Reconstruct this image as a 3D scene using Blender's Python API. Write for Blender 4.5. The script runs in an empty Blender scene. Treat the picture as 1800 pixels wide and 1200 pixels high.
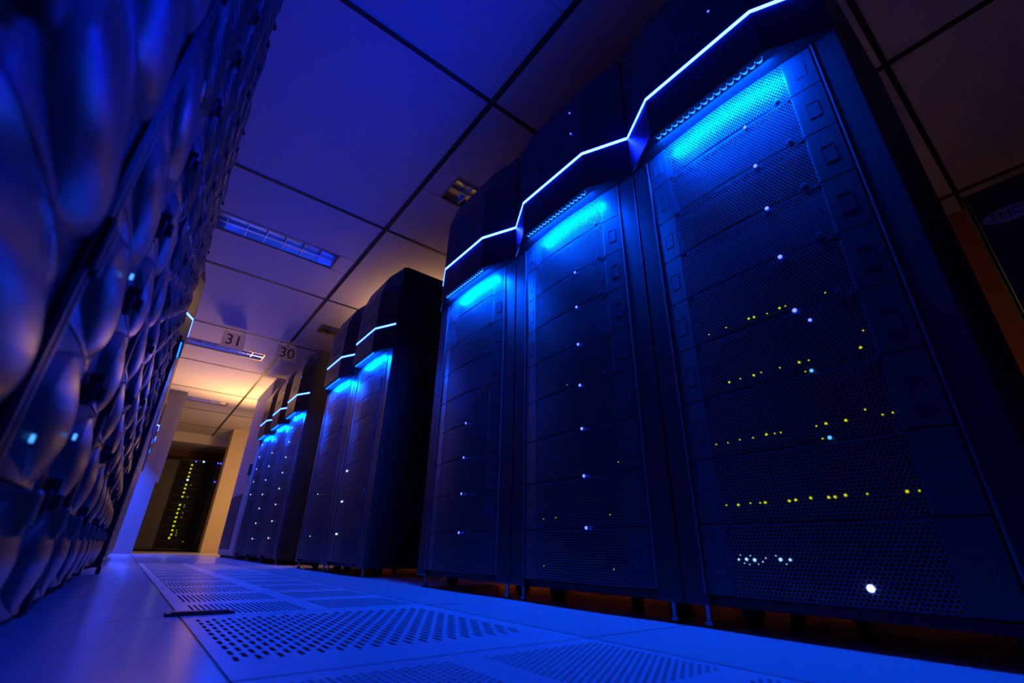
import bpy, math, random
from mathutils import Matrix, Vector
PI = math.pi
random.seed(7)
S = bpy.context.scene
COL = S.collection

# ------------------------------------------------------------------ camera
FPX = 801.17
yaw, pit, rol = math.radians(37.5066), math.radians(24.7658), math.radians(1.28876)
fwd = Vector((math.sin(yaw)*math.cos(pit), math.cos(yaw)*math.cos(pit), math.sin(pit)))
rt = Vector((math.cos(yaw), -math.sin(yaw), 0))
up = rt.cross(fwd)
r2 = math.cos(rol)*rt + math.sin(rol)*up
u2 = -math.sin(rol)*rt + math.cos(rol)*up
cam_d = bpy.data.cameras.new('camera')
cam = bpy.data.objects.new('camera', cam_d)
COL.objects.link(cam)
M = Matrix((( r2.x, u2.x, -fwd.x, 0.0), (r2.y, u2.y, -fwd.y, 0.0), (r2.z, u2.z, -fwd.z, 0.147), (0, 0, 0, 1)))
cam.matrix_world = M
cam_d.sensor_width = 36.0
cam_d.lens = FPX/1800*36
cam_d.clip_start = 0.005
cam_d.dof.use_dof = True
cam_d.dof.focus_distance = 2.0
cam_d.dof.aperture_fstop = 3.2
S.camera = cam

# ------------------------------------------------------------------ world, exposure
W = bpy.data.worlds.new('world')
S.world = W
W.use_nodes = True
W.node_tree.nodes['Background'].inputs[0].default_value = (0.05, 0.08, 0.5, 1)
W.node_tree.nodes['Background'].inputs[1].default_value = 0.004
S.view_settings.view_transform = 'Standard'
S.view_settings.look = 'None'
S.view_settings.exposure = 0.0
S.view_settings.gamma = 1.0
S.view_settings.use_curve_mapping = False

# ------------------------------------------------------------------ unseen lamps added behind the right-hand row and round its end
def point_lamp(name, loc, power, color, radius):
    l = bpy.data.lights.new(name, 'POINT')
    l.energy = power; l.color = color; l.shadow_soft_size = radius
    o = bpy.data.objects.new(name, l); COL.objects.link(o); o.location = loc
    return o
WARM = (1.0, 0.47, 0.15)
def unseen_spot(name, loc, power, color, radius, cone, aim=(0, 0, 1)):
    """added spot without a body, standing in for warm light from out of sight"""
    l = bpy.data.lights.new(name, 'SPOT'); l.energy = power; l.color = color; l.shadow_soft_size = radius
    l.spot_size = math.radians(cone); l.spot_blend = 0.9
    o = bpy.data.objects.new(name, l); COL.objects.link(o); o.location = loc; o.rotation_euler = Vector(aim).to_track_quat('-Z', 'Y').to_euler()
    return o
unseen_spot('column_fill', (1.95, 9.66, 1.35), 130.0, (1.0, 0.5, 0.15), 0.2, 165, (-0.35, 0.9, -0.25))  # unseen, added to light the beige column warm
unseen_spot('wall_fill', (3.95, 0.55, 1.0), 0.25, (1.0, 0.3, 0.05), 0.05, 110, (1, -0.6, 0.1))  # unseen, added to brighten the right wall in orange
unseen_spot('unseen_spot', (1.36, 9.45, 1.42), 330.0, WARM, 0.45, 122, (-0.36, -0.76, 1.0))  # unseen, added for the warm patch on the far ceiling
unseen_spot('unseen_spot', (2.4, 4.35, 2.13), 320.0, (1.0, 0.5, 0.22), 0.12, 160)  # unseen, added for the warm tone on the ceiling over the racks
BLUE = (0.0, 0.062, 1.0)
DOWN_POWER = 24.0      # the lamp under each hood
STRIP = ((0.003, 0.0125, 1.0), 230.0)

# ------------------------------------------------------------------ materials
def mat(name, color, rough=0.5, metal=0.0, spec=0.5):
    m = bpy.data.materials.new(name); m.use_nodes = True
    b = m.node_tree.nodes['Principled BSDF']
    b.inputs['Base Color'].default_value = (*color, 1)
    b.inputs['Roughness'].default_value = rough
    b.inputs['Metallic'].default_value = metal
    b.inputs['Specular IOR Level'].default_value = spec
    return m
def emit(name, color, strength):
    m = bpy.data.materials.new(name); m.use_nodes = True
    nt = m.node_tree; nt.nodes.clear()
    o = nt.nodes.new('ShaderNodeOutputMaterial'); e = nt.nodes.new('ShaderNodeEmission')
    e.inputs[0].default_value = (*color, 1); e.inputs[1].default_value = strength
    nt.links.new(e.outputs[0], o.inputs[0])
    return m
class N:
    """small helper to chain math nodes"""
    def __init__(s, m): s.nt = m.node_tree
    def m(s, op, a, b=None, c=None):
        n = s.nt.nodes.new('ShaderNodeMath'); n.operation = op
        for i, v in enumerate((a, b, c)):
            if v is None: continue
            if isinstance(v, (int, float)): n.inputs[i].default_value = v
            else: s.nt.links.new(v, n.inputs[i])
        return n.outputs[0]
    def coords(s):
        t = s.nt.nodes.new('ShaderNodeTexCoord'); x = s.nt.nodes.new('ShaderNodeSeparateXYZ')
        s.nt.links.new(t.outputs['Object'], x.inputs[0])
        return x.outputs, t.outputs['Object']
    def noise(s, vec, scale, detail=3):
        n = s.nt.nodes.new('ShaderNodeTexNoise'); n.inputs['Scale'].default_value = scale
        n.inputs['Detail'].default_value = detail
        s.nt.links.new(vec, n.inputs['Vector'])
        return n.outputs[0]
def vary(m, scale, lo, hi, bump=0.0, rough=None):
    """slight mottling of the base colour, grain in the surface"""
    n = N(m); nt = m.node_tree; b = nt.nodes['Principled BSDF']
    _, vec = n.coords(); f = n.noise(vec, scale)
    base = b.inputs['Base Color'].default_value[:3]
    mx = nt.nodes.new('ShaderNodeMix'); mx.data_type = 'RGBA'
    mx.inputs['A'].default_value = (*[c*lo for c in base], 1); mx.inputs['B'].default_value = (*[c*hi for c in base], 1)
    nt.links.new(f, mx.inputs['Factor']); nt.links.new(mx.outputs['Result'], b.inputs['Base Color'])
    if rough:
        nt.links.new(n.m('MULTIPLY_ADD', f, rough[1]-rough[0], rough[0]), b.inputs['Roughness'])
    if bump:
        bp = nt.nodes.new('ShaderNodeBump'); bp.inputs['Strength'].default_value = bump; bp.inputs['Distance'].default_value = 0.002
        nt.links.new(n.noise(vec, scale*12, 2), bp.inputs['Height']); nt.links.new(bp.outputs[0], b.inputs['Normal'])
    return m
def perforated(name, color, pitch, hole, rough=0.35, metal=0.6):
    """sheet metal with round holes in staggered rows: the holes are real openings"""
    m = mat(name, color, rough, metal); n = N(m); nt = m.node_tree
    xyz, _ = n.coords(); y, z = xyz[1], xyz[2]
    pz = pitch*0.866*2
    def d2(oy, oz):
        a = n.m('SUBTRACT', n.m('FLOORED_MODULO', n.m('ADD', y, oy+10*pitch), pitch), pitch/2)
        c = n.m('SUBTRACT', n.m('FLOORED_MODULO', n.m('ADD', z, oz), pz), pz/2)
        return n.m('ADD', n.m('MULTIPLY', a, a), n.m('MULTIPLY', c, c))
    h = n.m('LESS_THAN', n.m('MINIMUM', d2(0, 0), d2(pitch/2, pz/2)), hole*hole)
    tr = nt.nodes.new('ShaderNodeBsdfTransparent'); mx = nt.nodes.new('ShaderNodeMixShader')
    nt.links.new(h, mx.inputs[0]); nt.links.new(nt.nodes['Principled BSDF'].outputs[0], mx.inputs[1])
    nt.links.new(tr.outputs[0], mx.inputs[2])
    nt.links.new(mx.outputs[0], nt.nodes['Material Output'].inputs[0])
    return m

K = {}
K['black'] = vary(mat('black_powder_coat', (0.011, 0.011, 0.013), 0.5, 0, 0.3), 60, 0.85, 1.15, 0.15)
K['hood'] = mat('black_gloss_plastic', (0.011, 0.011, 0.014), 0.33)
K['frame'] = mat('charcoal_metal', (0.03, 0.03, 0.034), 0.36, 0.3)
K['ear'] = mat('charcoal_plastic', (0.04, 0.04, 0.046), 0.4)
K['edge'] = mat('pale_metal_edge', (0.22, 0.23, 0.26), 0.35, 0.7)  # paler metal on post edges, latch rings and screw badges
K['grille'] = perforated('perforated_steel', (0.17, 0.175, 0.19), 0.0084, 0.0031)
K['inner'] = mat('drive_front', (0.004, 0.004, 0.005), 0.9, 0, 0.1)
K['letter'] = mat('dark_grey_lettering', (0.09, 0.10, 0.115), 0.3, 0.5)
K['rubber'] = mat('black_rubber', (0.008, 0.008, 0.008), 0.7)
K['zinc'] = mat('zinc_steel', (0.35, 0.36, 0.38), 0.35, 0.7)
K['strip'] = emit('hood_light', *STRIP)
K['strip_far'] = emit('hood_light_far', (0.0065, 0.027, 1.0), 80.0)
K['cup'] = emit('cup_light', (0.005, 0.10, 1.0), 6.0)
K['led_blue'] = emit('blue_led', (0.024, 0.042, 1.0), 12.0)
K['led_cyan'] = emit('cyan_led', (0.06, 0.32, 1.0), 2.0)
K['led_ice'] = emit('ice_led', (0.28, 0.55, 1.0), 1.6)
K['led_white'] = emit('white_led', (0.5, 0.72, 1.0), 2.0)
K['led_yellow'] = emit('yellow_led', (0.62, 0.66, 0.004), 1.0)
K['led_big'] = emit('bright_blue_led', (0.12, 0.17, 1.0), 14.0)
K['ceil'] = vary(mat('ceiling_tile', (0.62, 0.61, 0.59), 0.9), 25, 0.96, 1.04, 0.25)
K['tbar'] = mat('dark_ceiling_bar', (0.012, 0.012, 0.014), 0.6)
K['wall'] = vary(mat('pale_paint', (0.60, 0.58, 0.56), 0.6), 6, 0.96, 1.03, 0.1)
K['endwall'] = mat('maroon_paint', (0.10, 0.035, 0.03), 0.7)
K['orange'] = mat('warm_lit_wall', (0.55, 0.16, 0.04), 0.7)  # warm light on the right wall put into its colour
K['beige'] = vary(mat('beige_laminate', (0.60, 0.50, 0.33), 0.55), 9, 0.97, 1.03)
K['cream'] = vary(mat('cream_metal', (0.52, 0.47, 0.43), 0.45), 9, 0.97, 1.03)
K['brown'] = mat('brown_panel', (0.10, 0.07, 0.06), 0.5)
K['grey'] = mat('grey_panel', (0.022, 0.021, 0.021), 0.5)
K['tan'] = mat('tan_metal', (0.34, 0.26, 0.19), 0.35, 0.3)
K['wave'] = vary(mat('slate_plastic', (0.055, 0.055, 0.06), 0.27, 0, 0.4), 30, 0.93, 1.06)
K['waveslot_shade'] = mat('slotted_plastic_shaded', (0.03, 0.03, 0.034), 0.5)  # darker copy for the rib grooves, slot shade put into the colour
K['wavedark'] = mat('dark_knob_and_shade', (0.02, 0.02, 0.024), 0.5)  # dark knobs and backing; on bezels stands in for shade round the humps
K['latch'] = mat('tan_latch', (0.33, 0.25, 0.16), 0.3, 0.2)
K['louver'] = mat('aluminium_louver', (0.75, 0.75, 0.76), 0.22, 0.95)
K['sign'] = mat('white_card', (0.7, 0.68, 0.68), 0.6)
def translucent(m, f):
    nt = m.node_tree; t = nt.nodes.new('ShaderNodeBsdfTranslucent'); t.inputs[0].default_value = (0.75, 0.73, 0.72, 1)
    x = nt.nodes.new('ShaderNodeMixShader'); x.inputs[0].default_value = f
    nt.links.new(nt.nodes['Principled BSDF'].outputs[0], x.inputs[1]); nt.links.new(t.outputs[0], x.inputs[2]); nt.links.new(x.outputs[0], nt.nodes['Material Output'].inputs[0])
translucent(K['sign'], 0.6)
K['ink'] = mat('black_ink', (0.012, 0.012, 0.014), 0.6)
K['string'] = mat('grey_cord', (0.1, 0.1, 0.1), 0.7)
K['bar'] = mat('dark_steel', (0.03, 0.03, 0.035), 0.4, 0.5)
K['tile'] = vary(mat('tile_laminate', (0.56, 0.57, 0.60), 0.32, 0, 0.35), 14, 0.95, 1.04, 0.05, (0.26, 0.38))
K['hole'] = mat('tile_core', (0.05, 0.05, 0.055), 0.7)
K['pit'] = mat('concrete_subfloor', (0.05, 0.05, 0.05), 0.9)
K['silver'] = mat('silver_plate', (0.45, 0.45, 0.46), 0.3, 0.6)

# floor laminate with the joints between the raised-floor panels
TX, TY, TP, TQ = 0.145, 0.085, 0.61, 0.64
def floor_mat():
    m = mat('floor_laminate', (0.58, 0.59, 0.62), 0.22, 0, 0.3); n = N(m); nt = m.node_tree
    xyz, vec = n.coords(); b = nt.nodes['Principled BSDF']
    def line(c, o, p):
        a = n.m('FLOORED_MODULO', n.m('SUBTRACT', c, o), p)
        return n.m('LESS_THAN', n.m('MINIMUM', a, n.m('SUBTRACT', p, a)), 0.0024)
    l = n.m('MAXIMUM', line(xyz[0], TX, TP), line(xyz[1], TY, TQ))
    f = n.noise(vec, 5, 4)
    mx = nt.nodes.new('ShaderNodeMix'); mx.data_type = 'RGBA'
    mx.inputs['A'].default_value = (0.50, 0.51, 0.54, 1); mx.inputs['B'].default_value = (0.56, 0.57, 0.60, 1)
    nt.links.new(f, mx.inputs['Factor'])
    m2 = nt.nodes.new('ShaderNodeMix'); m2.data_type = 'RGBA'
    nt.links.new(l, m2.inputs['Factor']); nt.links.new(mx.outputs['Result'], m2.inputs['A']); m2.inputs['B'].default_value = (0.03, 0.03, 0.035, 1)
    nt.links.new(m2.outputs['Result'], b.inputs['Base Color'])
    nt.links.new(n.m('MULTIPLY_ADD', n.noise(vec, 40, 3), 0.16, 0.13), b.inputs['Roughness'])
    return m
K['floor'] = floor_mat()

# ------------------------------------------------------------------ mesh helpers
class MB:
    def __init__(s): s.v = []; s.f = []; s.mi = []
    def quad(s, *p, mi=0):
        k = len(s.v); s.v += [tuple(q) for q in p]; s.f.append(tuple(range(k, k+len(p)))); s.mi.append(mi)
    def box(s, x0, x1, y0, y1, z0, z1, mi=0, bev=0.0):
        if bev > 0: return s.bevbox(x0, x1, y0, y1, z0, z1, bev, mi)
        k = len(s.v)
        s.v += [(x, y, z) for x in (x0, x1) for y in (y0, y1) for z in (z0, z1)]
        for f in ((0,1,3,2),(4,6,7,5),(0,4,5,1),(2,3,7,6),(0,2,6,4),(1,5,7,3)):
            s.f.append(tuple(k+i for i in f)); s.mi.append(mi)
    def bevbox(s, x0, x1, y0, y1, z0, z1, b, mi=0):
        lo, hi = (x0, y0, z0), (x1, y1, z1); k = len(s.v); idx = {}
        for sx in (0, 1):
            for sy in (0, 1):
                for sz in (0, 1):
                    sg = (sx, sy, sz)
                    for a in range(3):
                        p = [0, 0, 0]
                        for j in range(3):
                            e = hi[j] if sg[j] else lo[j]
                            p[j] = e if j == a else (e-b if sg[j] else e+b)
                        idx[(sx, sy, sz, a)] = len(s.v); s.v.append(tuple(p))
        def add(*q): s.f.append(tuple(q)); s.mi.append(mi)
        for a in range(3):
            u, w = (a+1) % 3, (a+2) % 3
            for sd in (0, 1):
                r = []
                for (i, j) in ((0,0),(1,0),(1,1),(0,1)):
                    g = [0,0,0]; g[a] = sd; g[u] = i; g[w] = j; r.append(idx[(*g, a)])
                add(*(r if sd else r[::-1]))
            for i in (0, 1):
                for j in (0, 1):
                    r = []
                    for sd, ax in ((0, u), (1, u), (1, w), (0, w)):
                        g = [0,0,0]; g[a] = sd; g[u] = i; g[w] = j; r.append(idx[(*g, ax)])
                    add(*r)
        for sx in (0,1):
            for sy in (0,1):
                for sz in (0,1): add(*[idx[(sx, sy, sz, a)] for a in range(3)])
    def cyl(s, c, r, h, axis=2, n=16, mi=0, r2=None):
        r2 = r if r2 is None else r2; k = len(s.v)
        for t, rr in ((0, r), (h, r2)):
            for i in range(n):
                a = 2*PI*i/n; p = [0, 0, 0]
                p[axis] = t; p[(axis+1) % 3] = rr*math.cos(a); p[(axis+2) % 3] = rr*math.sin(a)
                s.v.append(tuple(c[j]+p[j] for j in range(3)))
        for i in range(n):
            j = (i+1) % n; s.f.append((k+i, k+j, k+n+j, k+n+i)); s.mi.append(mi)
        s.f.append(tuple(k+i for i in range(n))[::-1]); s.mi.append(mi)
        s.f.append(tuple(k+n+i for i in range(n))); s.mi.append(mi)
    def loft(s, rings, mi=0, closed=True, caps=True):
        k = len(s.v); n = len(rings[0])
        for r in rings: s.v += [tuple(p) for p in r]
        for a in range(len(rings)-1):
            for i in range(n if closed else n-1):
                j = (i+1) % n; s.f.append((k+a*n+i, k+a*n+j, k+(a+1)*n+j, k+(a+1)*n+i)); s.mi.append(mi)
        if caps:
            s.f.append(tuple(range(k, k+n))[::-1]); s.mi.append(mi)
            b = k+(len(rings)-1)*n; s.f.append(tuple(range(b, b+n))); s.mi.append(mi)
    def dome(s, c, r, axis, sgn, depth, n=10, mi=0):
        rings = []
        for a in range(4):
            t = a/4*PI/2; q = []
            for i in range(n):
                w = 2*PI*i/n; p = [0,0,0]; p[axis] = sgn*depth*math.sin(t)
                p[(axis+1) % 3] = r*math.cos(t)*math.cos(w); p[(axis+2) % 3] = r*math.cos(t)*math.sin(w)
                q.append(tuple(c[j]+p[j] for j in range(3)))
            rings.append(q)
        s.loft(rings, mi)
    def ring(s, x0, x1, y0, y1, z0, z1, t, mi=0):
        s.box(x0, x1, y0, y0+t, z0, z1, mi); s.box(x0, x1, y1-t, y1, z0, z1, mi)
        s.box(x0, x1, y0+t, y1-t, z0, z0+t, mi); s.box(x0, x1, y0+t, y1-t, z1-t, z1, mi)
    def mesh(s, name, mats, smooth=False):
        me = bpy.data.meshes.new(name); me.from_pydata(s.v, [], s.f)
        for m in (mats if isinstance(mats, (list, tuple)) else [mats]): me.materials.append(m)
        me.polygons.foreach_set('material_index', s.mi)
        if smooth: me.polygons.foreach_set('use_smooth', [True]*len(s.f))
        me.update()
        import bmesh
        b = bmesh.new(); b.from_mesh(me); bmesh.ops.recalc_face_normals(b, faces=b.faces); b.to_mesh(me); b.free()
        return me
def link(name, data, parent=None, loc=(0, 0, 0), rotz=0.0):
    o = bpy.data.objects.new(name, data); COL.objects.link(o)
    o.location = loc; o.rotation_euler = (0, 0, rotz)
    if parent is not None: o.parent = parent
    return o
def tag(o, label, cat, group=None):
    o['label'] = label; o['category'] = cat; o['kind'] = 'thing'
    if group: o['group'] = group
    return o
def thing(name, label, cat, loc, rotz=0.0, group=None):
    return tag(link(name, None, None, loc, rotz), label, cat, group)
def struct(name, mb, mats):
    o = link(name, mb.mesh(name, mats)); o['kind'] = 'structure'; return o
CACHE = {}
def cached(key, fn):
    if key not in CACHE: CACHE[key] = fn()
    return CACHE[key]
def text_mesh(body, size, m, depth=0.0006):
    """lettering lying in the local y-z plane, facing -x, reading along -y"""
    def mk():
        c = bpy.data.curves.new('lettering', 'FONT'); c.body = body; c.size = size; c.extrude = depth
        c.align_x = 'CENTER'; c.align_y = 'CENTER'
        o = bpy.data.objects.new('lettering', c); COL.objects.link(o)
        dg = bpy.context.evaluated_depsgraph_get(); dg.update()
        me = bpy.data.meshes.new_from_object(o.evaluated_get(dg))
        bpy.data.objects.remove(o); bpy.data.curves.remove(c)
        # text x -> -y, text y -> z, text z -> -x
        me.transform(Matrix(((0, 0, -1, 0), (-1, 0, 0, 0), (0, 1, 0, 0), (0, 0, 0, 1))))
        me.materials.clear(); me.materials.append(m)
        return me
    return cached(('txt', body, size, m.name), mk)

# ------------------------------------------------------------------ room
H = 2.587
fx0, fx1, fy0, fy1 = -1.5, 4.35, -3.0, 14.5
NT = 9                                             # perforated panels in the strip
px0, px1, py0, py1 = TX, TX+TP, TY-TQ, TY-TQ+NT*TQ
b = MB()
for (x0, x1, y0, y1) in ((fx0, px0, fy0, fy1), (px1, fx1, fy0, fy1), (px0, px1, fy0, py0), (px0, px1, py1, fy1)):
    b.quad((x0, y0, 0), (x1, y0, 0), (x1, y1, 0), (x0, y1, 0))
struct('floor', b, K['floor'])
b = MB(); b.box(px0-0.02, px1+0.02, py0-0.02, py1+0.02, -0.36, -0.32)
b.box(px0-0.03, px0-0.001, py0, py1, -0.32, -0.002); b.box(px1+0.001, px1+0.03, py0, py1, -0.32, -0.002)
o = struct('trim_1', b, K['pit'])

# suspended ceiling: 1.53 m modules between dark bars, light panels let into every second module
CX, CY, CP, CQ = 1.025, 1.586, 1.53, 1.5315
fix = []                                            # (x0, x1, y0, y1, fitted)
for i in (-1, 0, 1):
    for k in range(-3, 9):
        if (i == -1 and k % 2 == 1) or (i == 0 and k % 2 == 0) or (i == 1 and k % 2 == 1):
            x0 = CX+i*CP; y0 = CY+k*CQ; cy = y0+CQ/2
            if cy < 13: fix.append((x0+0.16, x0+CP-0.16, cy-0.14, cy+0.14))
xs = sorted({fx0, fx1} | {f[0] for f in fix} | {f[1] for f in fix}); ys = sorted({fy0, fy1} | {f[2] for f in fix} | {f[3] for f in fix})
b = MB()
for i in range(len(xs)-1):
    for j in range(len(ys)-1):
        mx_, my_ = (xs[i]+xs[i+1])/2, (ys[j]+ys[j+1])/2
        if any(f[0] < mx_ < f[1] and f[2] < my_ < f[3] for f in fix): continue
        b.quad((xs[i], ys[j], H), (xs[i], ys[j+1], H), (xs[i+1], ys[j+1], H), (xs[i+1], ys[j], H))
struct('ceiling', b, K['ceil'])
b = MB(); bw = 0.017
for i in range(-2, 3):
    x = CX+i*CP
    if fx0 < x < fx1: b.box(x-bw, x+bw, fy0, fy1, H-0.004, H+0.02)
for k in range(-3, 10):
    y = CY+k*CQ
    if fy0 < y < 13.2: b.box(fx0, fx1, y-bw*0.8, y+bw*0.8, H-0.0035, H+0.02)
struct('trim_2', b, K['tbar'])
b = MB()                                            # shallow rims where the light panels meet the plain tiles
for f in fix:
    for y in (f[2], f[3]):
        b.box(f[0]-0.14, f[1]+0.14, y-0.004, y+0.004, H-0.002, H+0.004)
struct('trim_3', b, K['cream'])

def wall(name, x0, x1, y0, y1, z0, z1, m):
    b = MB(); b.box(x0, x1, y0, y1, z0, z1); return struct(name, b, m)
wall('wall_left', fx0-0.1, fx0, fy0, fy1, 0, H+0.1, K['wall'])
wall('wall_right', fx1, fx1+0.1, fy0, fy1, 0, H+0.1, K['orange'])
wall('wall_back', fx0, fx1, fy0-0.1, fy0, 0, H+0.1, K['wall'])
wall('wall_end', fx0, fx1, fy1, fy1+0.1, 0, H+0.1, K['endwall'])
wall('trim_4', -0.1, 2.9, 13.35, 14.5, 2.36, H, K['wall'])                      # dropped bulkhead over the far end
b = MB(); K['stub'] = mat('grey_white_paint', (0.26, 0.25, 0.27), 0.5); b.box(-1.5, 0.155, 9.6, 9.78, 0, H); b.box(0.155, 0.195, 9.6, 9.78, 1.06, H); b.box(0.07, 0.078, 9.592, 9.6, 0.0, H); b.box(0.13, 0.136, 9.594, 9.6, 0.0, H)
struct('wall_stub', b, K['stub'])
b = MB(); b.box(1.325, 1.75, 12.2, 12.65, 0.03, H); b.box(1.33, 1.745, 12.21, 12.64, 0, 0.03)
struct('wall_column', b, K['beige'])

# ------------------------------------------------------------------ perforated floor panels
def slot(b, cx, cy, hw, hl, px, py):
    """one cell of plate px by py with a rounded slot cut through it"""
    n = []
    r = min(hw, hl)
    for a in range(16):
        w = 2*PI*(a+0.5)/16; ux, uy = math.cos(w), math.sin(w)
        n.append((cx+math.copysign(hw-r, ux)+r*ux, cy+math.copysign(hl-r, uy)+r*uy))
    k = len(b.v)
    b.v += [(cx+sx*px/2, cy+sy*py/2, 0) for sx, sy in ((1, 1), (-1, 1), (-1, -1), (1, -1))] + [(x, y, 0) for x, y in n] + [(x, y, -0.012) for x, y in n]
    for i in range(16):
        j = (i+1) % 16; q = i//4
        b.f.append((k+q, k+4+j, k+4+i) if i % 4 < 3 else (k+q, k+(q+1) % 4, k+4+j, k+4+i)); b.mi.append(0)
        b.f.append((k+4+i, k+4+j, k+20+j, k+20+i)); b.mi.append(1)
def perf_tile(kind):
    b = MB(); w, l = TP-0.005, TQ-0.005
    if kind == 'slots': fields = [(0.018, w-0.05, 0.105, l-0.035)]; px, py, hw, hl = 0.0148, 0.052, 0.0036, 0.017
    elif kind == 'bars': fields = [(x0, x1, y0, y1) for x0, x1 in ((0.03, 0.282), (0.335, 0.585)) for y0, y1 in ((0.03, 0.275), (0.345, 0.6))]; px, py, hw, hl = 0.0126, 0.25, 0.0024, 0.115
    elif kind == 'fine': fields = [(x0, x1, y0, y1) for x0, x1 in ((0.03, 0.275), (0.335, 0.585)) for y0, y1 in ((0.03, 0.295), (0.345, 0.6))]; px, py, hw, hl = 0.0125, 0.024, 0.0032, 0.0085
    else: fields = [(x0, x1, y0, y1) for x0, x1 in ((0.03, 0.275), (0.335, 0.585)) for y0, y1 in ((0.03, 0.295), (0.345, 0.6))]; px, py, hw, hl = 0.0105, 0.0125, 0.0034, 0.0034
    xs = sorted({0, w} | {f[0] for f in fields} | {f[1] for f in fields}); ys = sorted({0, l} | {f[2] for f in fields} | {f[3] for f in fields})
    for i in range(len(xs)-1):
        for j in range(len(ys)-1):
            cx, cy = (xs[i]+xs[i+1])/2, (ys[j]+ys[j+1])/2
            if any(f[0] < cx < f[1] and f[2] < cy < f[3] for f in fields): continue
            b.quad((xs[i], ys[j], 0), (xs[i+1], ys[j], 0), (xs[i+1], ys[j+1], 0), (xs[i], ys[j+1], 0))
    for (x0, x1, y0, y1) in fields:
        nx = round((x1-x0)/px); qx = (x1-x0)/nx; ny = round((y1-y0)/py); qy = (y1-y0)/ny
        for i in range(nx):
            st = kind != 'bars' and i % 2 == 1
            for j in range(ny-1 if st else ny):
                slot(b, x0+(i+0.5)*qx, y0+(j+0.5+(0.5 if st else 0))*qy, hw, hl, qx, qy)
            if st:
                for ya, yb in ((y0, y0+qy/2), (y1-qy/2, y1)):
                    b.quad((x0+i*qx, ya, 0), (x0+(i+1)*qx, ya, 0), (x0+(i+1)*qx, yb, 0), (x0+i*qx, yb, 0))
    for (xa, ya, xb, yb) in ((0, 0, w, 0), (w, 0, w, l), (w, l, 0, l), (0, l, 0, 0)):
        b.quad((xa, ya, 0), (xb, yb, 0), (xb, yb, -0.03), (xa, ya, -0.03))
    me = b.mesh('perforated_floor_tile', [K['tile'], K['hole']])
    return me
tile_labels = ['blue lit floor panel with fine round holes below the bottom edge of the view', 'floor panel with four fields of fine round holes in the near foreground',
 'floor panel with one large field of short staggered slots', 'floor panel with four fields of long slots, beyond the short-slotted one',
 'finely pierced floor panel next beyond the long-slotted one', 'finely pierced floor panel in front of the nearer rack of the middle pair',
 'finely pierced floor panel in front of the farther rack of the middle pair', 'finely pierced floor panel level with the gap before the far trio of racks', 'farthest finely pierced floor panel, beside the far trio of racks']
for k in range(NT):
    kind = 'hex' if k < 2 else 'slots' if k == 2 else 'bars' if k == 3 else 'fine'
    if k == 0: 
        # the panel under and behind the viewpoint is a plain one
        b = MB(); b.box(0, TP-0.005, 0, TQ-0.005, -0.03, 0); me = b.mesh('floor_panel', K['tile'])
        o = link('trim_5', me, None, (px0+0.0025, py0+0.0025, 0)); o['kind'] = 'structure'; continue
    o = link('perforated_floor_tile', cached(('pt', kind), lambda: perf_tile(kind)), None, (px0+0.0025, py0+k*TQ+0.0025, 0))
    tag(o, tile_labels[k], 'floor tile', 'perforated floor panels along the aisle')
b = MB(); b.box(0.118, 0.258, 1.398, 1.432, 0.0, 0.006, 0, 0.002); b.box(0.13, 0.246, 1.404, 1.426, 0.006, 0.008, 0, 0.0008)
o = link('metal_bar', b.mesh('metal_bar', K['bar'])); tag(o, 'short dark flat bar lying across a joint of the blue floor panels', 'bar')

# ------------------------------------------------------------------ storage racks with lit hoods
HX = -0.09                                           # how far a hood stands out
def hood_poly(w, d=0.0, fx=HX, jx=-0.012):
    """plan of the hood: joint, chamfer, flat front, chamfer, joint"""
    c = w/2; a = c-0.177; e = c+0.183
    return [(0.03, 0.002+d), (jx, 0.002+d), (fx, a), (fx, e), (jx, w-0.002-d), (0.03, w-0.002-d)]
def rack_body(w, depth):
    b = MB(); z0, z1 = 0.045, 2.045; t = 0.018
    b.box(0.02, depth, 0.0015, t, z0, z1, 0); b.box(0.02, depth, w-t, w-0.0015, z0, z1, 0)
    b.box(0.02, depth, t, w-t, z1-t, z1, 0); b.box(depth-t, depth, t, w-t, z0, z1-t, 0); b.box(0.02, depth-t, t, w-t, z0, z0+t, 0)
    b.box(0.075, 0.08, t, w-t, z0+t, 1.40, 2)                        # drive fronts behind the grilles
    b.box(0.0, 0.02, t, w-t, 1.41, z1-0.002, 0)
    return b.mesh('cabinet', [K['black'], K['frame'], K['inner']])
def rack_post(w, side):
    b = MB(); c = w/2; y0, y1 = (0.0015, c-0.262) if side == 0 else (c+0.262, w-0.0015)
    # channel section: a flat face with a raised bright inner edge
    b.box(-0.004, 0.035, y0, y1, 0.045, 1.40, 0, 0.004)
    ye = y1-0.004 if side == 0 else y0
    b.box(-0.0075, -0.003, ye, ye+0.004, 0.07, 1.395, 1)
    return b.mesh('frame_post', [K['frame'], K['edge']])
def hood_mesh(w):
    b = MB()
    P = lambda z, d, fx, jx: [(x, y, z) for x, y in hood_poly(w, d, fx, jx)]
    rings = [P(1.3905, 0.0, HX+0.004, -0.008), P(1.394, 0, HX, -0.012), P(1.5585, 0, HX, -0.012), P(1.559, 0, HX+0.006, -0.007), P(1.5715, 0, HX+0.006, -0.007), P(1.572, 0, HX, -0.012),
             P(1.86, 0, HX+0.004, -0.010), P(1.90, 0.001, HX+0.012, -0.006), P(2.015, 0.004, -0.042, 0.0), P(2.045, 0.012, -0.02, 0.008)]
    b.loft(rings); b.mi[(len(rings)-1)*6] = 1
    return b.mesh('hood', [K['hood'], K['rubber']])
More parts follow.
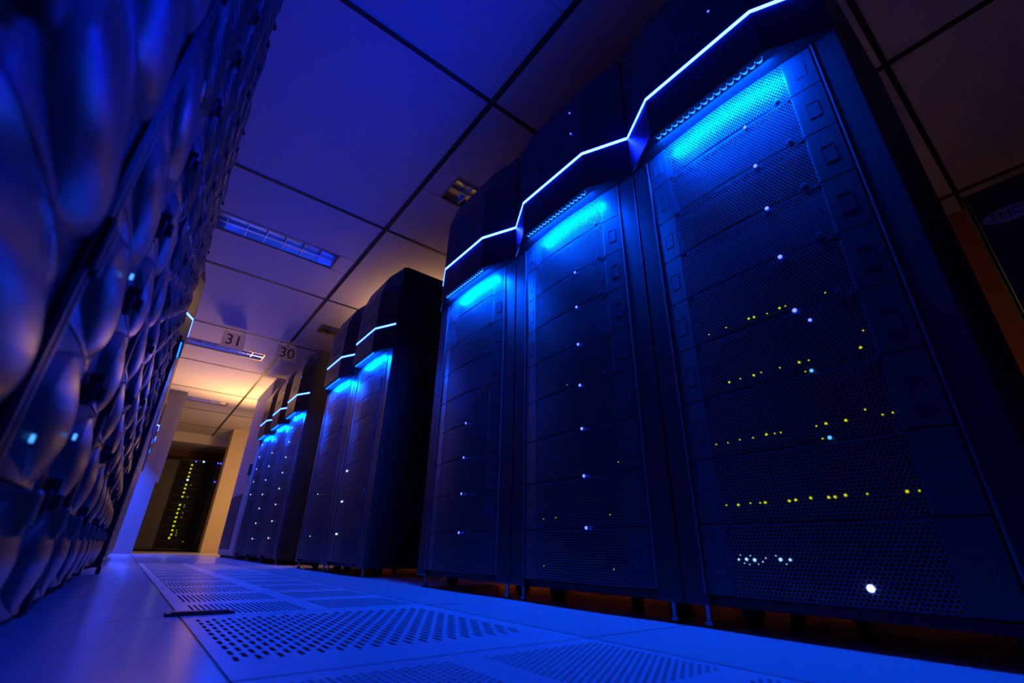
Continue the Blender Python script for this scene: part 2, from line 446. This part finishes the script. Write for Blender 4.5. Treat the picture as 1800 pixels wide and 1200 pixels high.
def strip_mesh(w, key='strip'):
    b = MB(); p = hood_poly(w)[1:5]; q = hood_poly(w, 0, HX+0.008, -0.005)[1:5]
    n = len(p); k = len(b.v)
    for (x, y) in p: b.v += [(x-0.0015, y, 1.560), (x-0.0015, y, 1.5705)]
    for (x, y) in q: b.v += [(x, y, 1.560), (x, y, 1.5705)]
    for i in range(n-1):
        a, c = k+2*i, k+2*(i+1); d, e = a+2*n, c+2*n
        for f in ((a, c, c+1, a+1), (a, d, e, c), (a+1, c+1, e+1, d+1)): b.f.append(f); b.mi.append(0)
    return b.mesh('light_strip', K[key])
def cup_mesh():
    """round light well: its far inner wall shows as a bright crescent from below"""
    b = MB(); n = 12; r = 0.0088
    for i in range(n):
        a0, a1 = PI*(i/n)-PI/2, PI*((i+1)/n)-PI/2
        for (ra, rb, za, zb) in ((r*1.0, r*1.12, -0.0095, 0.0),):
            p = [(rb*math.cos(a)*1.0, rb*math.sin(a), z) for a in (a0, a1) for z in (za, zb)]
            t0 = max(0.05, math.cos(a0)); t1 = max(0.05, math.cos(a1))
            b.quad((ra*math.cos(a0), ra*math.sin(a0), za*t0), (ra*math.cos(a1), ra*math.sin(a1), za*t1), (rb*math.cos(a1), rb*math.sin(a1), zb), (rb*math.cos(a0), rb*math.sin(a0), zb))
    return b.mesh('light_cup', K['cup'])
GH = 0.186                                           # half width of the perforated part
def bezel_mesh(h):
    b = MB()
    for sg in (-1, 1):
        y0, y1 = sorted((sg*GH, sg*0.2585))
        q = [(-0.012, sg*GH), (-0.0125, sg*(GH+0.004)), (-0.004, sg*0.2565), (0.0, sg*0.2585), (0.02, sg*0.2585), (0.02, sg*GH)]
        b.loft([[(x, y, z) for x, y in q] for z in (0.0016, h-0.0016)])
    b.box(-0.0135, 0.01, -GH, GH, 0.001, 0.005, 0); b.box(-0.0135, 0.01, -GH, GH, h-0.005, h-0.001, 0)
    return b.mesh('drive_bezel', K['ear'])
def grille_mesh(h):
    b = MB(); n = 12; rings = []
    for i in range(n+1):
        y = -GH+2*GH*i/n; x = -0.012-0.009*math.cos(y/GH*PI/2)
        rings.append([(x, y, 0.004), (x, y, h-0.004)])
    b.loft(rings, 0, False, False)
    return b.mesh('grille', K['grille'])
def latch_mesh():
    b = MB(); b.ring(-0.0011, 0.002, -0.014, 0.014, 0.046, 0.097, 0.0012, 0); b.box(-0.0004, 0.002, -0.0124, 0.0124, 0.0476, 0.0954, 1)
    return b.mesh('latch', [K['edge'], K['ear']])
def led_mesh(m, r, key):
    def mk():
        b = MB(); b.dome((0, 0, 0), r, 0, -1, r*0.8, 10); return b.mesh('led', m)
    return cached(('led', key), mk)
def badge_mesh():
    b = MB(); b.cyl((-0.0005, 0, 0), 0.006, 0.002, 0, 14, 0); b.cyl((-0.0012, 0, 0), 0.0035, 0.001, 0, 12, 1)
    return b.mesh('screw_badge', [K['edge'], K['ear']])
def foot_mesh():
    b = MB(); b.cyl((0, 0, 0), 0.017, 0.004, 2, 18, 1, 0.015); b.cyl((0, 0, 0.004), 0.012, 0.008, 2, 6, 0); b.cyl((0, 0, 0.012), 0.0055, 0.036, 2, 12, 0)
    return b.mesh('levelling_foot', [K['zinc'], K['rubber']])
def caster_mesh():
    b = MB(); b.cyl((0, -0.011, 0.022), 0.022, 0.022, 1, 20, 0); b.box(-0.02, 0.02, -0.017, -0.012, 0.02, 0.046, 1); b.box(-0.02, 0.02, 0.012, 0.017, 0.02, 0.046, 1); b.box(-0.022, 0.022, -0.018, 0.018, 0.042, 0.047, 1)
    return b.mesh('caster', [K['rubber'], K['black']])
BH = 0.149; BZ = 0.067
def lit_rack(label, x, y, w, rotz=0.0, group=None, led_y=None, leds=(), extra=(), hood_leds=(), cups=17, badges=True, depth=0.95, power=1.0):
    """leds: heights of the blue light at the foot of each bezel; extra: (material, radius, y, z)"""
    wk = round(w, 3); c = w/2
    t = thing('storage_rack', label, 'server rack', (x, y, 0), rotz, group)
    link('cabinet', cached(('body', wk, depth), lambda: rack_body(w, depth)), t)
    for sd in (0, 1): link('frame_post', cached(('post', wk, sd), lambda: rack_post(w, sd)), t)
    hd = link('hood', cached(('hood', wk), lambda: hood_mesh(w)), t)
    sk = 'strip' if power == 1.0 and rotz == 0 else 'strip_far'
    link('light_strip', cached((sk, wk), lambda: strip_mesh(w, sk)), hd)
    for body, size, z in (('EMC²', 0.085, 1.675), ('VNX', 0.085, 1.478)):
        link('lettering', text_mesh(body, size, K['letter']), hd, (HX-0.0002, c+0.0, z))
    for (yy, zz) in hood_leds:
        fx = HX if abs(yy-c) < 0.17 else HX+0.05
        link('hood_led', led_mesh(K['led_blue'], 0.0035, 'hd'), hd, (HX-0.0005+(0.004 if zz > 1.8 else 0), yy, zz))
    for i in range(cups):
        link('light_cup', cached('cup', cup_mesh), hd, (HX+0.014, c-0.160+0.325*i/(cups-1), 1.3900))
    l = bpy.data.lights.new('hood_lamp', 'AREA'); l.shape = 'RECTANGLE'; l.size = 0.36; l.size_y = 0.010
    l.energy = DOWN_POWER*power; l.color = BLUE
    lo = bpy.data.objects.new('hood_lamp', l); COL.objects.link(lo); lo.parent = hd
    nrm = Vector((0.70, 0, -0.71)).normalized(); lx = Vector((0, 1, 0)); ly = (-nrm).cross(lx)
    lo.matrix_local = Matrix(((lx.x, ly.x, -nrm.x, HX+0.030), (lx.y, ly.y, -nrm.y, c), (lx.z, ly.z, -nrm.z, 1.3845), (0, 0, 0, 1)))
    bz = []
    for i in range(9):
        z = BZ+i*BH
        d = link('drive_bezel', cached('bezel', lambda: bezel_mesh(BH)), t, (0, c, z)); bz.append(d)
        link('grille', cached('grille', lambda: grille_mesh(BH)), d)
        for yy in (-0.2225, 0.2225): link('latch', cached('latch', latch_mesh), d, (-0.0083, yy, 0), math.copysign(0.127, -yy))
        if badges and i in (4, 5, 6, 7, 8): link('screw_badge', cached('badge', badge_mesh), d, (-0.0165, -0.155, 0.016))
    def put(m, r, yy, zz):
        i = min(8, max(0, int((zz-BZ)/BH)))
        g = max(0.0, math.cos(max(-1, min(1, (yy-c)/GH))*PI/2))
        link('status_led', led_mesh(K[m], r, (m, r)), bz[i], (-0.0135-0.009*g, yy-c, zz-BZ-i*BH))
    for z in leds: put('led_blue', 0.0048, led_y if led_y else c-0.06, z)
    for e in extra: put(*e)
    for yy in (0.045, w-0.045):
        for xx in (0.02, depth-0.06): link('levelling_foot', cached('foot', foot_mesh), t, (xx, yy, 0))
        for xx in (0.13, depth-0.16): link('caster', cached('caster', caster_mesh), t, (xx, yy+(0.05 if yy < 0.1 else -0.05), 0))
    return t

RX = 1.09
ZL = [0.216, 0.365, 0.513, 0.661, 0.812, 0.961, 1.11]
A3Y = [(0.469,0.68),(0.42,0.681),(0.36,0.682),(0.347,0.681),(0.316,0.678),(0.287,0.681),(0.274,0.681),(0.192,0.681),(0.439,0.538),(0.41,0.539),(0.377,0.538),(0.359,0.54),(0.317,0.539),(0.276,0.54),(0.257,0.539),(0.269,0.516),(0.162,0.539),(0.149,0.573),(0.501,0.395),(0.47,0.394),(0.44,0.396),(0.408,0.395),(0.377,0.397),(0.359,0.396),(0.346,0.396),(0.275,0.397),(0.257,0.399),(0.222,0.399),(0.186,0.414),(0.162,0.399),(0.146,0.4),(0.27,0.37),(0.501,0.255),(0.472,0.254),(0.443,0.256),(0.421,0.255),(0.41,0.255),(0.36,0.255),(0.347,0.256),(0.318,0.258),(0.286,0.257),(0.275,0.257),(0.257,0.259),(0.222,0.259),(0.163,0.259),(0.146,0.259)]
BRIGHT = {(0.36,0.682),(0.347,0.681),(0.287,0.681),(0.377,0.538),(0.439,0.538),(0.162,0.539),(0.276,0.54),(0.257,0.399),(0.222,0.399),(0.377,0.397),(0.472,0.254),(0.36,0.255),(0.347,0.256),(0.318,0.258),(0.286,0.257),(0.275,0.257),(0.257,0.259),(0.41,0.255),(0.163,0.259)}
ex = [('led_yellow', 0.0026 if p in BRIGHT else 0.0016, *p) for p in A3Y]
ex += [('led_blue', 0.0035, 0.234, 0.629), ('led_cyan', 0.0038, 0.257, 0.515), ('led_cyan', 0.0038, 0.257, 0.37), ('led_big', 0.0062, 0.257, 0.101)]
ex += [('led_ice', r, y, z) for r, y, z in ((0.0022,0.493,0.142),(0.0032,0.475,0.143),(0.0034,0.457,0.142),(0.0013,0.432,0.146),(0.0034,0.402,0.144),(0.0027,0.383,0.144),(0.0013,0.44,0.139),(0.0011,0.465,0.150),(0.0011,0.481,0.135),(0.0011,0.41,0.151),(0.0011,0.392,0.136),(0.001,0.45,0.134),(0.001,0.47,0.133),(0.001,0.488,0.151))]
GA = 'near trio of lit racks on the right'
lit_rack('nearest lit rack at the right, rows of yellow lights glowing through its mesh', RX, 0.073, 0.65, 0, GA, 0.258, (0.663, 0.811, 0.961, 1.107, 1.253, 1.404-0.003), ex, ((0.25, 1.709),))
ex = [('led_yellow', 0.0016, y, z) for y, z in ((0.483,0.109),(0.197,0.11),(0.483,0.248),(0.42,0.249),(0.198,0.249),(0.348,0.678),(0.157,0.392))]
lit_rack('middle rack of the near lit trio, single column of seven blue lights', RX, 0.723, 0.672, 0, GA, 0.288, ZL, ex, ((0.217, 1.852), (0.213, 1.723)))
lit_rack('farthest rack of the near lit trio, four blue lights low on its mesh front', RX, 1.395, 0.692, 0, GA, 0.322, (0.214, 0.365, 0.515, 0.667), (), ())
GB = 'pair of lit racks beyond the first gap'
ex = [('led_white', 0.006, 0.49, z) for z in (0.625, 0.427, 0.229)] + [('led_white', 0.006, yy, z) for z in (0.625, 0.427, 0.229) for yy in (0.48, 0.47)]
lit_rack('nearer rack of the middle pair, bare black side panel and three white bar lights', RX, 2.73, 0.69, 0, GB, None, (), ex + [('led_blue', 0.002, 0.12, 0.475)], (), power=0.75)
lit_rack('farther rack of the middle pair, two small white lights at its foot', RX, 3.42, 0.69, 0, GB, None, (), [('led_white', 0.0045, 0.347, 0.515), ('led_white', 0.0045, 0.339, 0.221), ('led_blue', 0.005, 0.18, 1.40)], (), power=0.7)
GC = 'far trio of lit racks dotted with white lights'
def dots(y0, pts): return [('led_white', 0.0075, y-y0, z) for y, z in pts]
lit_rack('nearest rack of the far trio, black side panel towards the viewer', RX, 4.74, 0.68, 0, GC, None, (), dots(4.74, [(5.10,1.385),(5.11,1.273),(5.11,1.125),(5.10,0.969),(5.10,0.817),(5.09,0.665),(5.09,0.517),(5.08,0.367),(5.07,0.219)]), ((0.16, 1.757), (0.16, 1.93)), power=0.55)
lit_rack('middle rack of the far trio, standing between its two neighbours', RX, 5.42, 0.68, 0, GC, None, (), dots(5.42, [(5.85,1.385),(5.85,1.274),(5.85,1.12),(5.85,0.969),(5.85,0.819),(5.84,0.665),(5.83,0.519),(5.82,0.369),(5.81,0.218)]), ((0.16, 1.759), (0.16, 1.9)), power=0.55)
lit_rack('farthest rack of the far trio, beside the cream cabinet', RX, 6.10, 0.70, 0, GC, None, (), dots(6.10, [(6.61,1.327),(6.60,1.174),(6.59,1.022),(6.57,0.868),(6.55,0.716)]), ((0.16, 1.81), (0.16, 1.95)), power=0.55)
GL = 'lit racks of the left row'
lit_rack('lit rack past the curved bezels on the left, its angled hood light showing', -0.125, 4.118, 0.68, PI, GL, None, (), (), (), power=0.6)
lit_rack('distant lit rack at the far end of the left row, two tiny cyan glints', -0.125, 8.10, 0.68, PI, GL, None, (), (), (), power=1.0)
lit_rack('last lit rack of the left row, washing the pale wall end beside it blue', -0.125, 8.98, 0.68, PI, GL, None, (), (), (), power=4.0)

# ------------------------------------------------------------------ left row: racks of curved drive bezels
WP, WH, WZ = 0.59, 0.13, 0.06
EYE = 0.130
def wave_eye(z):
    v = abs(z/WH-0.5)*2
    return EYE*max(0.0, math.cos(v*PI/2))**0.75
def wave_x(y, z, amp):
    """bulge of one bezel towards the aisle: two pointed eye-shaped humps either side of the latch"""
    v = (z/WH-0.5)*2; wy = wave_eye(z); best = 0.0
    for cy in (-0.15, 0.15):
        d = abs(y-cy)
        if wy > 1e-4 and d < wy: best = max(best, amp*(1-(d/wy)**2)**0.6*(0.25+0.75*max(0.0, math.cos(v*PI/2))))
    # smooth facets that run from eye to eye above and below
    f = 0.008*(abs(v)**1.5)*max(0.0, 1-(min(abs(y-0.15), abs(y+0.15))/0.11)**2)
    return max(best, f)
def wave_mesh(ribs):
    b = MB(); ny, nz = 72, 80
    for j in range(nz+1):
        z = 0.0015+(WH-0.003)*j/nz
        for i in range(ny+1):
            y = -0.279+0.558*i/ny
            w = wave_x(y, z, 0.021 if ribs else 0.017)
            x = 0.003+w
            d = min(abs(y-0.15), abs(y+0.15))
            if ribs and d < wave_eye(z)*0.66 and abs(z/WH-0.5) < 0.41: x -= 0.0026 if (j % 4 in (0, 1)) else 0.0
            b.v.append((x, y, z))
    n = ny+1
    for j in range(nz):
        for i in range(ny):
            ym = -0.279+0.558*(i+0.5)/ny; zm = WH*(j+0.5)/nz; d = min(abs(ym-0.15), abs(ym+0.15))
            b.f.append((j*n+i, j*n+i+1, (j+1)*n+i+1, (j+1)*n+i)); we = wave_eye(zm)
            rim_shade = d > we*0.70 and d < we*1.15  # dark band painted in for the shadow gap beside each hump
            groove_shade = ribs and d < we*0.66 and abs(zm/WH-0.5) < 0.40 and j % 4 in (0, 1)  # shade inside the slots painted with the darker plastic
            gap = d > we*1.12 and (d > 0.105 or abs(zm/WH-0.5) < 0.3)  # recess between the humps painted dark, as shade
            b.mi.append(1 if rim_shade or gap else 2 if groove_shade else 0)
    b.box(-0.02, 0.002, -0.279, 0.279, 0.0015, WH-0.0015, 1)
    return b.mesh('drive_bezel', [K['wave'], K['wavedark'], K['waveslot_shade']], False)
def knob_mesh():
    b = MB()
    b.box(0.002, 0.017, -0.011, 0.011, -0.014, 0.013, 0, 0.003); b.box(0.015, 0.026, -0.007, 0.007, -0.009, 0.009, 0, 0.002); b.box(0.004, 0.020, -0.004, 0.004, 0.010, 0.026, 0, 0.0015)
    return b.mesh('latch', K['wavedark'])
def clip_mesh():
    b = MB(); b.box(0.0, 0.025, -0.006, 0.006, -0.014, 0.018, 0, 0.003); b.box(0.002, 0.022, -0.005, 0.005, -0.022, -0.012, 0, 0.002)
    return b.mesh('bezel_clip', K['latch'])
def wave_frame():
    b = MB(); d = 0.85
    b.box(-d, -0.022, 0.002, 0.018, 0.045, 2.0); b.box(-d, -0.022, WP-0.018, WP-0.002, 0.045, 2.0); b.box(-d, -0.022, 0.018, WP-0.018, 1.98, 2.0); b.box(-d, -d+0.01, 0.018, WP-0.018, 0.045, 1.98); b.box(-d, -0.022, 0.018, WP-0.018, 0.045, 0.058)
    b.box(-0.022, 0.002, 0.018, WP-0.018, WZ+14*WH+0.002, 1.98)
    return b.mesh('cabinet', K['black'])
def wave_post():
    b = MB(); b.box(-0.03, 0.011, -0.0145, 0.0, 0.045, 2.0, 0, 0.004)
    for z in (0.35, 0.74, 1.13, 1.52, 1.9): b.box(0.008, 0.016, -0.013, -0.002, z, z+0.05, 0, 0.002)
    return b.mesh('frame_post', K['frame'])
wl = ['nearest rack of curved bezels, blurred at the left edge of the view', 'second rack of curved bezels from the left edge, still soft and out of focus',
      'third rack of curved bezels on the left, just past the first dark slanting post', 'fourth rack of curved bezels on the left, small blue glints on it',
      'fifth rack of curved bezels on the left, second from the end of its run', 'last rack of curved bezels on the left, next to the lit rack']
LXF = -0.094
leds_l = {1: [(-0.18, 2, 0.085), (0.045, 2, 0.01), (-0.1, 1, 0.055), (-0.23, 1, 0.03)], 2: [(-0.25, 4, 0.03), (-0.262, 3, 0.02)], 3: [(-0.26, 4, 0.09)], 5: [(0.1, 12, 0.03)]}
for q in range(6):
    y0 = -0.12+q*WP
    t = thing('drive_rack', wl[q], 'server rack', (LXF, y0, 0), 0, 'racks of curved bezels along the left')
    if q == 5: pass
    link('cabinet', cached('wframe', wave_frame), t)
    for yy in (0.0165, WP-0.002): link('frame_post', cached('wpost', wave_post), t, (0, yy, 0))
    for i in range(14):
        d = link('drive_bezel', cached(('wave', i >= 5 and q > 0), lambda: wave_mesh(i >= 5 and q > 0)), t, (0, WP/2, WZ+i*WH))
        link('latch', cached('knob', knob_mesh), d, (0, 0, WH-0.002 if i < 13 else WH-0.03))
        if i == 0 and q > 0:
            for yy in (-0.15, 0.15): link('bezel_clip', cached('clip', clip_mesh), d, (0, yy, 0.112))
        for (yy, ii, zz) in leds_l.get(q, ()):
            if ii == i: link('status_led', cached('wled', lambda: (lambda b: (b.box(0, 0.0025, -0.0008, 0.0008, 0, 0.006), b.mesh('led', K['led_cyan']))[1])(MB())), d, (0.004+wave_x(yy, zz, 0.021), yy, zz))
    for yy in (0.05, WP-0.05): 
        for xx in (-0.05, -0.8): link('levelling_foot', cached('foot', foot_mesh), t, (xx, yy, 0))

b = MB(); b.box(-0.9, -0.056, 3.422, 3.434, 0.03, 1.375, 0, 0.003); b.box(-0.07, -0.05, 3.423, 3.433, 0.0, 0.031); b.box(-0.88, -0.85, 3.423, 3.433, 0.0, 0.031)
o = link('end_panel', b.mesh('end_panel', K['hood'])); tag(o, 'thin dark upright panel closing the run of curved bezels on the left', 'panel')

# plain cabinets between the two lit racks of the left row
def plain_cab():
    b = MB(); w = 0.645
    b.box(-0.9, 0.0, 0.003, w, 0.03, 2.0, 0, 0.006)
    return b.mesh('cabinet', K['tan'])
def plain_door():
    b = MB(); w = 0.645
    b.box(0.0, 0.012, 0.012, w-0.009, 0.06, 1.97, 0, 0.004)
    for z in [0.1+0.06*i for i in range(31)]: b.box(0.012, 0.015, 0.05, w-0.05, z, z+0.03, 0)
    return b.mesh('door', K['tan'])
def plain_handle():
    b = MB(); b.box(0.012, 0.03, 0.58, 0.60, 0.95, 1.15, 0, 0.004); return b.mesh('handle', K['silver'])
pl = ['first plain tan cabinet behind the curved-bezel racks on the left', 'second plain tan cabinet behind the curved-bezel racks on the left', 'third plain tan cabinet of the left row, seen edge-on', 'fourth plain tan cabinet of the left row, seen edge-on', 'fifth plain tan cabinet, just before the distant lit rack on the left']
for q in range(5):
    t = thing('equipment_cabinet', pl[q], 'cabinet', (-0.072, 4.125+q*0.655, 0), 0, 'plain tan cabinets of the left row')
    link('cabinet', cached('pcab', plain_cab), t); dr = link('door', cached('pdoor', plain_door), t); link('handle', cached('phand', plain_handle), dr)
    for yy in (0.06, 0.59):
        for xx in (-0.06, -0.84): link('levelling_foot', cached('foot3', lambda: (lambda b: (b.cyl((0, 0, 0), 0.016, 0.031, 2, 14), b.mesh('foot', K['rubber']))[1])(MB())), t, (xx, yy, 0))

# ------------------------------------------------------------------ cream cabinet after the far trio
t = thing('cooling_cabinet', 'tall cream cabinet with a brown lower panel beside the far trio of racks', 'cabinet', (1.10, 6.93, 0))
b = MB(); b.box(0, 0.85, 0, 1.2, 0.03, 2.34, 0, 0.008); link('cabinet', b.mesh('cabinet', K['cream']), t)
b = MB(); b.box(-0.012, 0.0, 0.03, 1.17, 0.06, 2.30, 0, 0.003); dr = link('door', b.mesh('door', K['cream']), t)
b = MB(); b.box(-0.018, -0.012, 0.30, 1.1, 0.1, 0.78, 0, 0.002)
for z in [0.13+0.05*i for i in range(13)]: b.box(-0.022, -0.018, 0.34, 1.06, z, z+0.02)
link('vent_panel', b.mesh('vent_panel', K['brown']), dr)
b = MB(); b.box(-0.04, -0.012, 0.10, 0.16, 1.0, 1.14, 0, 0.004); link('handle', b.mesh('handle', K['black']), dr)
b = MB(); b.box(0.03, 0.8, 0.04, 1.16, 0, 0.03); link('plinth', b.mesh('plinth', K['black']), t)

# ------------------------------------------------------------------ the far end of the aisle
K['black_matte'] = mat('black_matte', (0.006, 0.006, 0.008), 0.8, 0, 0.2)
t = thing('blinking_rack', 'black rack with a column of yellow-green lights at the far end', 'server rack', (0.56, 13.4, 0))
b = MB(); b.box(0, 0.70, 0.02, 0.8, 0.03, 2.0, 0, 0.006); link('cabinet', b.mesh('cabinet', K['black']), t)
b = MB(); b.ring(0.01, 0.69, 0.0, 0.02, 0.05, 1.98, 0.02)
b2 = MB(); b2.box(0.02, 0.03, 0.005, 0.02, 0.05, 1.98); b2.box(0.67, 0.68, 0.005, 0.02, 0.05, 1.98)
for i in range(12): b2.box(0.03, 0.67, 0.006, 0.02, 0.07+0.158*i, 0.215+0.158*i, 0, 0.003)
dr = link('front_panel', b2.mesh('front_panel', K['grey']), t)
dr.data.materials[0] = K['black_matte']
def led_y(m, r, key):
    def mk():
        b = MB(); b.dome((0, 0, 0), r, 1, -1, r*0.6, 10); return b.mesh('led', m)
    return cached(('ledy', key), mk)
FY = [(0.802,1.864),(0.8,1.777),(0.799,1.689),(0.804,1.598),(0.805,1.412),(0.804,1.329),(0.806,1.24),(0.804,1.149),(0.805,0.969),(0.806,0.88),(0.801,0.792),(0.804,0.704),(0.806,0.614),(0.805,0.522),(0.807,0.433),(0.812,0.343),(0.792,0.274)]
FD = [(1.069,0.206),(0.897,1.414),(0.901,1.148),(0.892,0.973),(0.895,0.93),(0.901,0.804),(0.905,0.71),(0.89,0.431),(0.902,0.332),(0.90,0.38)]
K['led_dim'] = emit('dim_yellow_led', (0.20, 0.20, 0.02), 0.6)
for (x, z) in FY: link('status_led', led_y(K['led_yellow'], 0.021, 'fy'), dr, (x-0.56, 0.005, z))
for (x, z) in FD: link('status_led', led_y(K['led_dim'], 0.016, 'fd'), dr, (x-0.56, 0.005, z))
for (x, z, r) in ((0.803,1.523,0.022), (1.015,1.964,0.02)): link('status_led', led_y(K['led_white'], r, ('fw', r)), dr, (x-0.56, 0.005, z))
link('status_led', led_y(K['led_blue'], 0.012, 'fb'), dr, (0.30, 0.005, 1.951))
t = thing('patch_rack', 'narrow dark rack with a dotted grey front, left of the beige column', 'server rack', (1.27, 13.2, 0))
b = MB(); b.box(0, 0.6, 0.02, 0.8, 0.03, 2.02, 0, 0.006); link('cabinet', b.mesh('cabinet', K['black']), t)
b = MB()
rg = []
for i in range(61): rg.append([(0.02, 0.004 if i % 2 else 0.018, 0.25+0.028*i), (0.58, 0.004 if i % 2 else 0.018, 0.25+0.028*i), (0.58, 0.02, 0.25+0.028*i), (0.02, 0.02, 0.25+0.028*i)])
b.loft(rg)
dr = link('patch_panel', b.mesh('patch_panel', K['frame']), t)
for (x, z) in ((1.30,1.94),(1.355,1.94),(1.335,1.51)): link('status_led', led_y(K['led_blue'], 0.012, 'fb'), dr, (x-1.27, 0.005, z))
t = thing('grey_cabinet', 'low-lit grey cabinet left of the rack with yellow-green lights', 'cabinet', (0.10, 13.4, 0))
b = MB(); b.box(-0.2, 0.45, 0.02, 0.8, 0.03, 1.96, 0, 0.006); link('cabinet', b.mesh('cabinet', K['grey']), t)
b = MB(); b.box(-0.18, 0.43, 0.0, 0.02, 0.06, 1.93, 0, 0.004); dr = link('door', b.mesh('door', K['grey']), t)
b = MB(); b.box(-0.15, -0.12, -0.02, 0.0, 0.95, 1.1, 0, 0.004); link('handle', b.mesh('handle', K['black']), dr)
for o_ in [o for o in COL.objects if o.name.split('.')[0] in ('blinking_rack', 'patch_rack', 'grey_cabinet')]:
    b = MB(); b.box(-0.1 if o_.name == 'grey_cabinet' else 0.05, 0.40 if o_.name == 'grey_cabinet' else 0.5, 0.08, 0.75, 0, 0.031); link('plinth', b.mesh('plinth', K['rubber']), o_)

# ------------------------------------------------------------------ dark rack across the next aisle, with an oval badge
t = thing('oval_badge_rack', 'dark rack with a silver oval badge at the right edge of the view', 'server rack', (3.17, -1.38, 0))
b = MB(); b.box(0.0, 0.9, 0, 1.42, 0.04, 2.0, 0, 0.01); link('cabinet', b.mesh('cabinet', K['black']), t)
b = MB(); b.box(-0.02, 0.0, 0.02, 0.70, 0.06, 1.97, 0, 0.005); b2 = MB(); b2.box(-0.02, 0.0, 0.72, 1.40, 0.06, 1.97, 0, 0.005)
link('door', b.mesh('door', K['hood']), t); dr = link('door', b2.mesh('door', K['hood']), t)
b = MB(); n = 28
rg = [[(-0.02-dx, 1.28+0.105*s*math.cos(2*PI*i/n), 1.79+0.042*s*math.sin(2*PI*i/n)) for i in range(n)] for dx, s in ((0, 1), (0.004, 1), (0.006, 0.93))]
b.loft(rg); bd = link('badge', b.mesh('badge', K['silver']), dr)
link('lettering', text_mesh('EMC²', 0.06, K['ink']), bd, (-0.0265, 1.28, 1.79))
for i in range(5):
    b = MB(); b.box(-0.024, -0.02, 1.335-i*0.075, 1.365-i*0.075, 1.60, 1.64, 0, 0.001); link('indicator_window', b.mesh('indicator_window', K['grey']), dr)
b = MB(); b.box(-0.024, -0.02, 1.22, 1.235, 1.27, 1.277); link('status_led', b.mesh('led', emit('faint_blue_led', (0.02, 0.06, 1.0), 0.5)), dr)
for yy in (0.08, 1.34):
    for xx in (0.06, 0.82): link('levelling_foot', cached('foot4', lambda: (lambda b: (b.cyl((0, 0, 0), 0.016, 0.041, 2, 14), b.mesh('foot', K['rubber']))[1])(MB())), t, (xx, yy, 0))

# ------------------------------------------------------------------ ceiling light panels (switched off)
def fixture_parts():
    w, l, d = 1.21, 0.28, 0.07
    fr = MB(); fr.box(-w/2, w/2, -l/2, -l/2+0.012, -0.004, d); fr.box(-w/2, w/2, l/2-0.012, l/2, -0.004, d); fr.box(-w/2, -w/2+0.012, -l/2, l/2, -0.004, d); fr.box(w/2-0.012, w/2, -l/2, l/2, -0.004, d)
    rf = MB(); rings = []
    for i in range(9):
        a = i/8; y = -l/2+0.012+(l-0.024)*a; z = 0.012+0.055*math.sin(PI*a)**0.7
        rings.append([(-w/2+0.012, y, z), (w/2-0.012, y, z)])
    rf.loft(rings, 0, False, False)
    lv = MB(); n = 8
    lv.box(-w/2+0.012, w/2-0.012, -0.006, 0.006, 0.002, 0.04)
    for i in range(1, n):
        x = -w/2+w*i/n; lv.loft([[(x-0.006, -l/2+0.012, 0.045), (x+0.006, -l/2+0.012, 0.045), (x+0.002, -l/2+0.012, 0.002), (x-0.002, -l/2+0.012, 0.002)], [(x-0.006, l/2-0.012, 0.045), (x+0.006, l/2-0.012, 0.045), (x+0.002, l/2-0.012, 0.002), (x-0.002, l/2-0.012, 0.002)]])
    return fr.mesh('frame', K['tan']), rf.mesh('reflector', K['louver'], True), lv.mesh('louver', K['louver'])
FP = fixture_parts()
flab = {(-1, 1): 'unlit louvred ceiling light nearest the viewer, over the aisle', (-1, 3): 'unlit ceiling light behind the hanging number signs', (-1, 5): 'farthest unlit ceiling light over the aisle, catching a blue sheen',
        (0, 0): 'unlit ceiling light above the farthest rack of the near trio', (0, 2): 'unlit ceiling light just above the middle pair of racks'}
for f in fix:
    cx, cy = (f[0]+f[1])/2, (f[2]+f[3])/2
    i = round((f[0]-0.16-CX)/CP); k = round((cy-CQ/2-CY)/CQ)
    if (i, k) in flab:
        t = thing('ceiling_light', flab[(i, k)], 'ceiling light', (cx, cy, H), 0, 'unlit ceiling lights')
        for nm, me in zip(('frame', 'reflector', 'louver'), FP): link(nm, me, t)
    else:                                               # blank panels elsewhere
        b = MB(); b.box(f[0], f[1], f[2], f[3], H, H+0.01); o = struct('trim_6', b, K['ceil'])

# ------------------------------------------------------------------ hanging row numbers
for num, xl, xr in (('31', 0.276, 0.528), ('30', 0.900, 1.147)):
    c = (xl+xr)/2
    t = thing('hanging_sign', 'white card with the number %s hanging from the ceiling over the aisle' % num, 'sign', (c, 6.18, 2.345), 0, 'row number signs')
    b = MB(); b.box(-0.124, 0.124, -0.0015, 0.0015, 0, 0.205); link('card', b.mesh('card', K['sign']), t)
    me = text_mesh(num, 0.19, K['ink'])
    lt = link('number', me, t, (0.0, -0.002, 0.103), PI/2)
    for sx in (-0.10, 0.10):
        b = MB(); b.cyl((sx, 0, 0.20), 0.0025, H-2.345-0.20, 2, 8); link('cord', b.mesh('cord', K['string']), t)
bpy.context.view_layer.update()
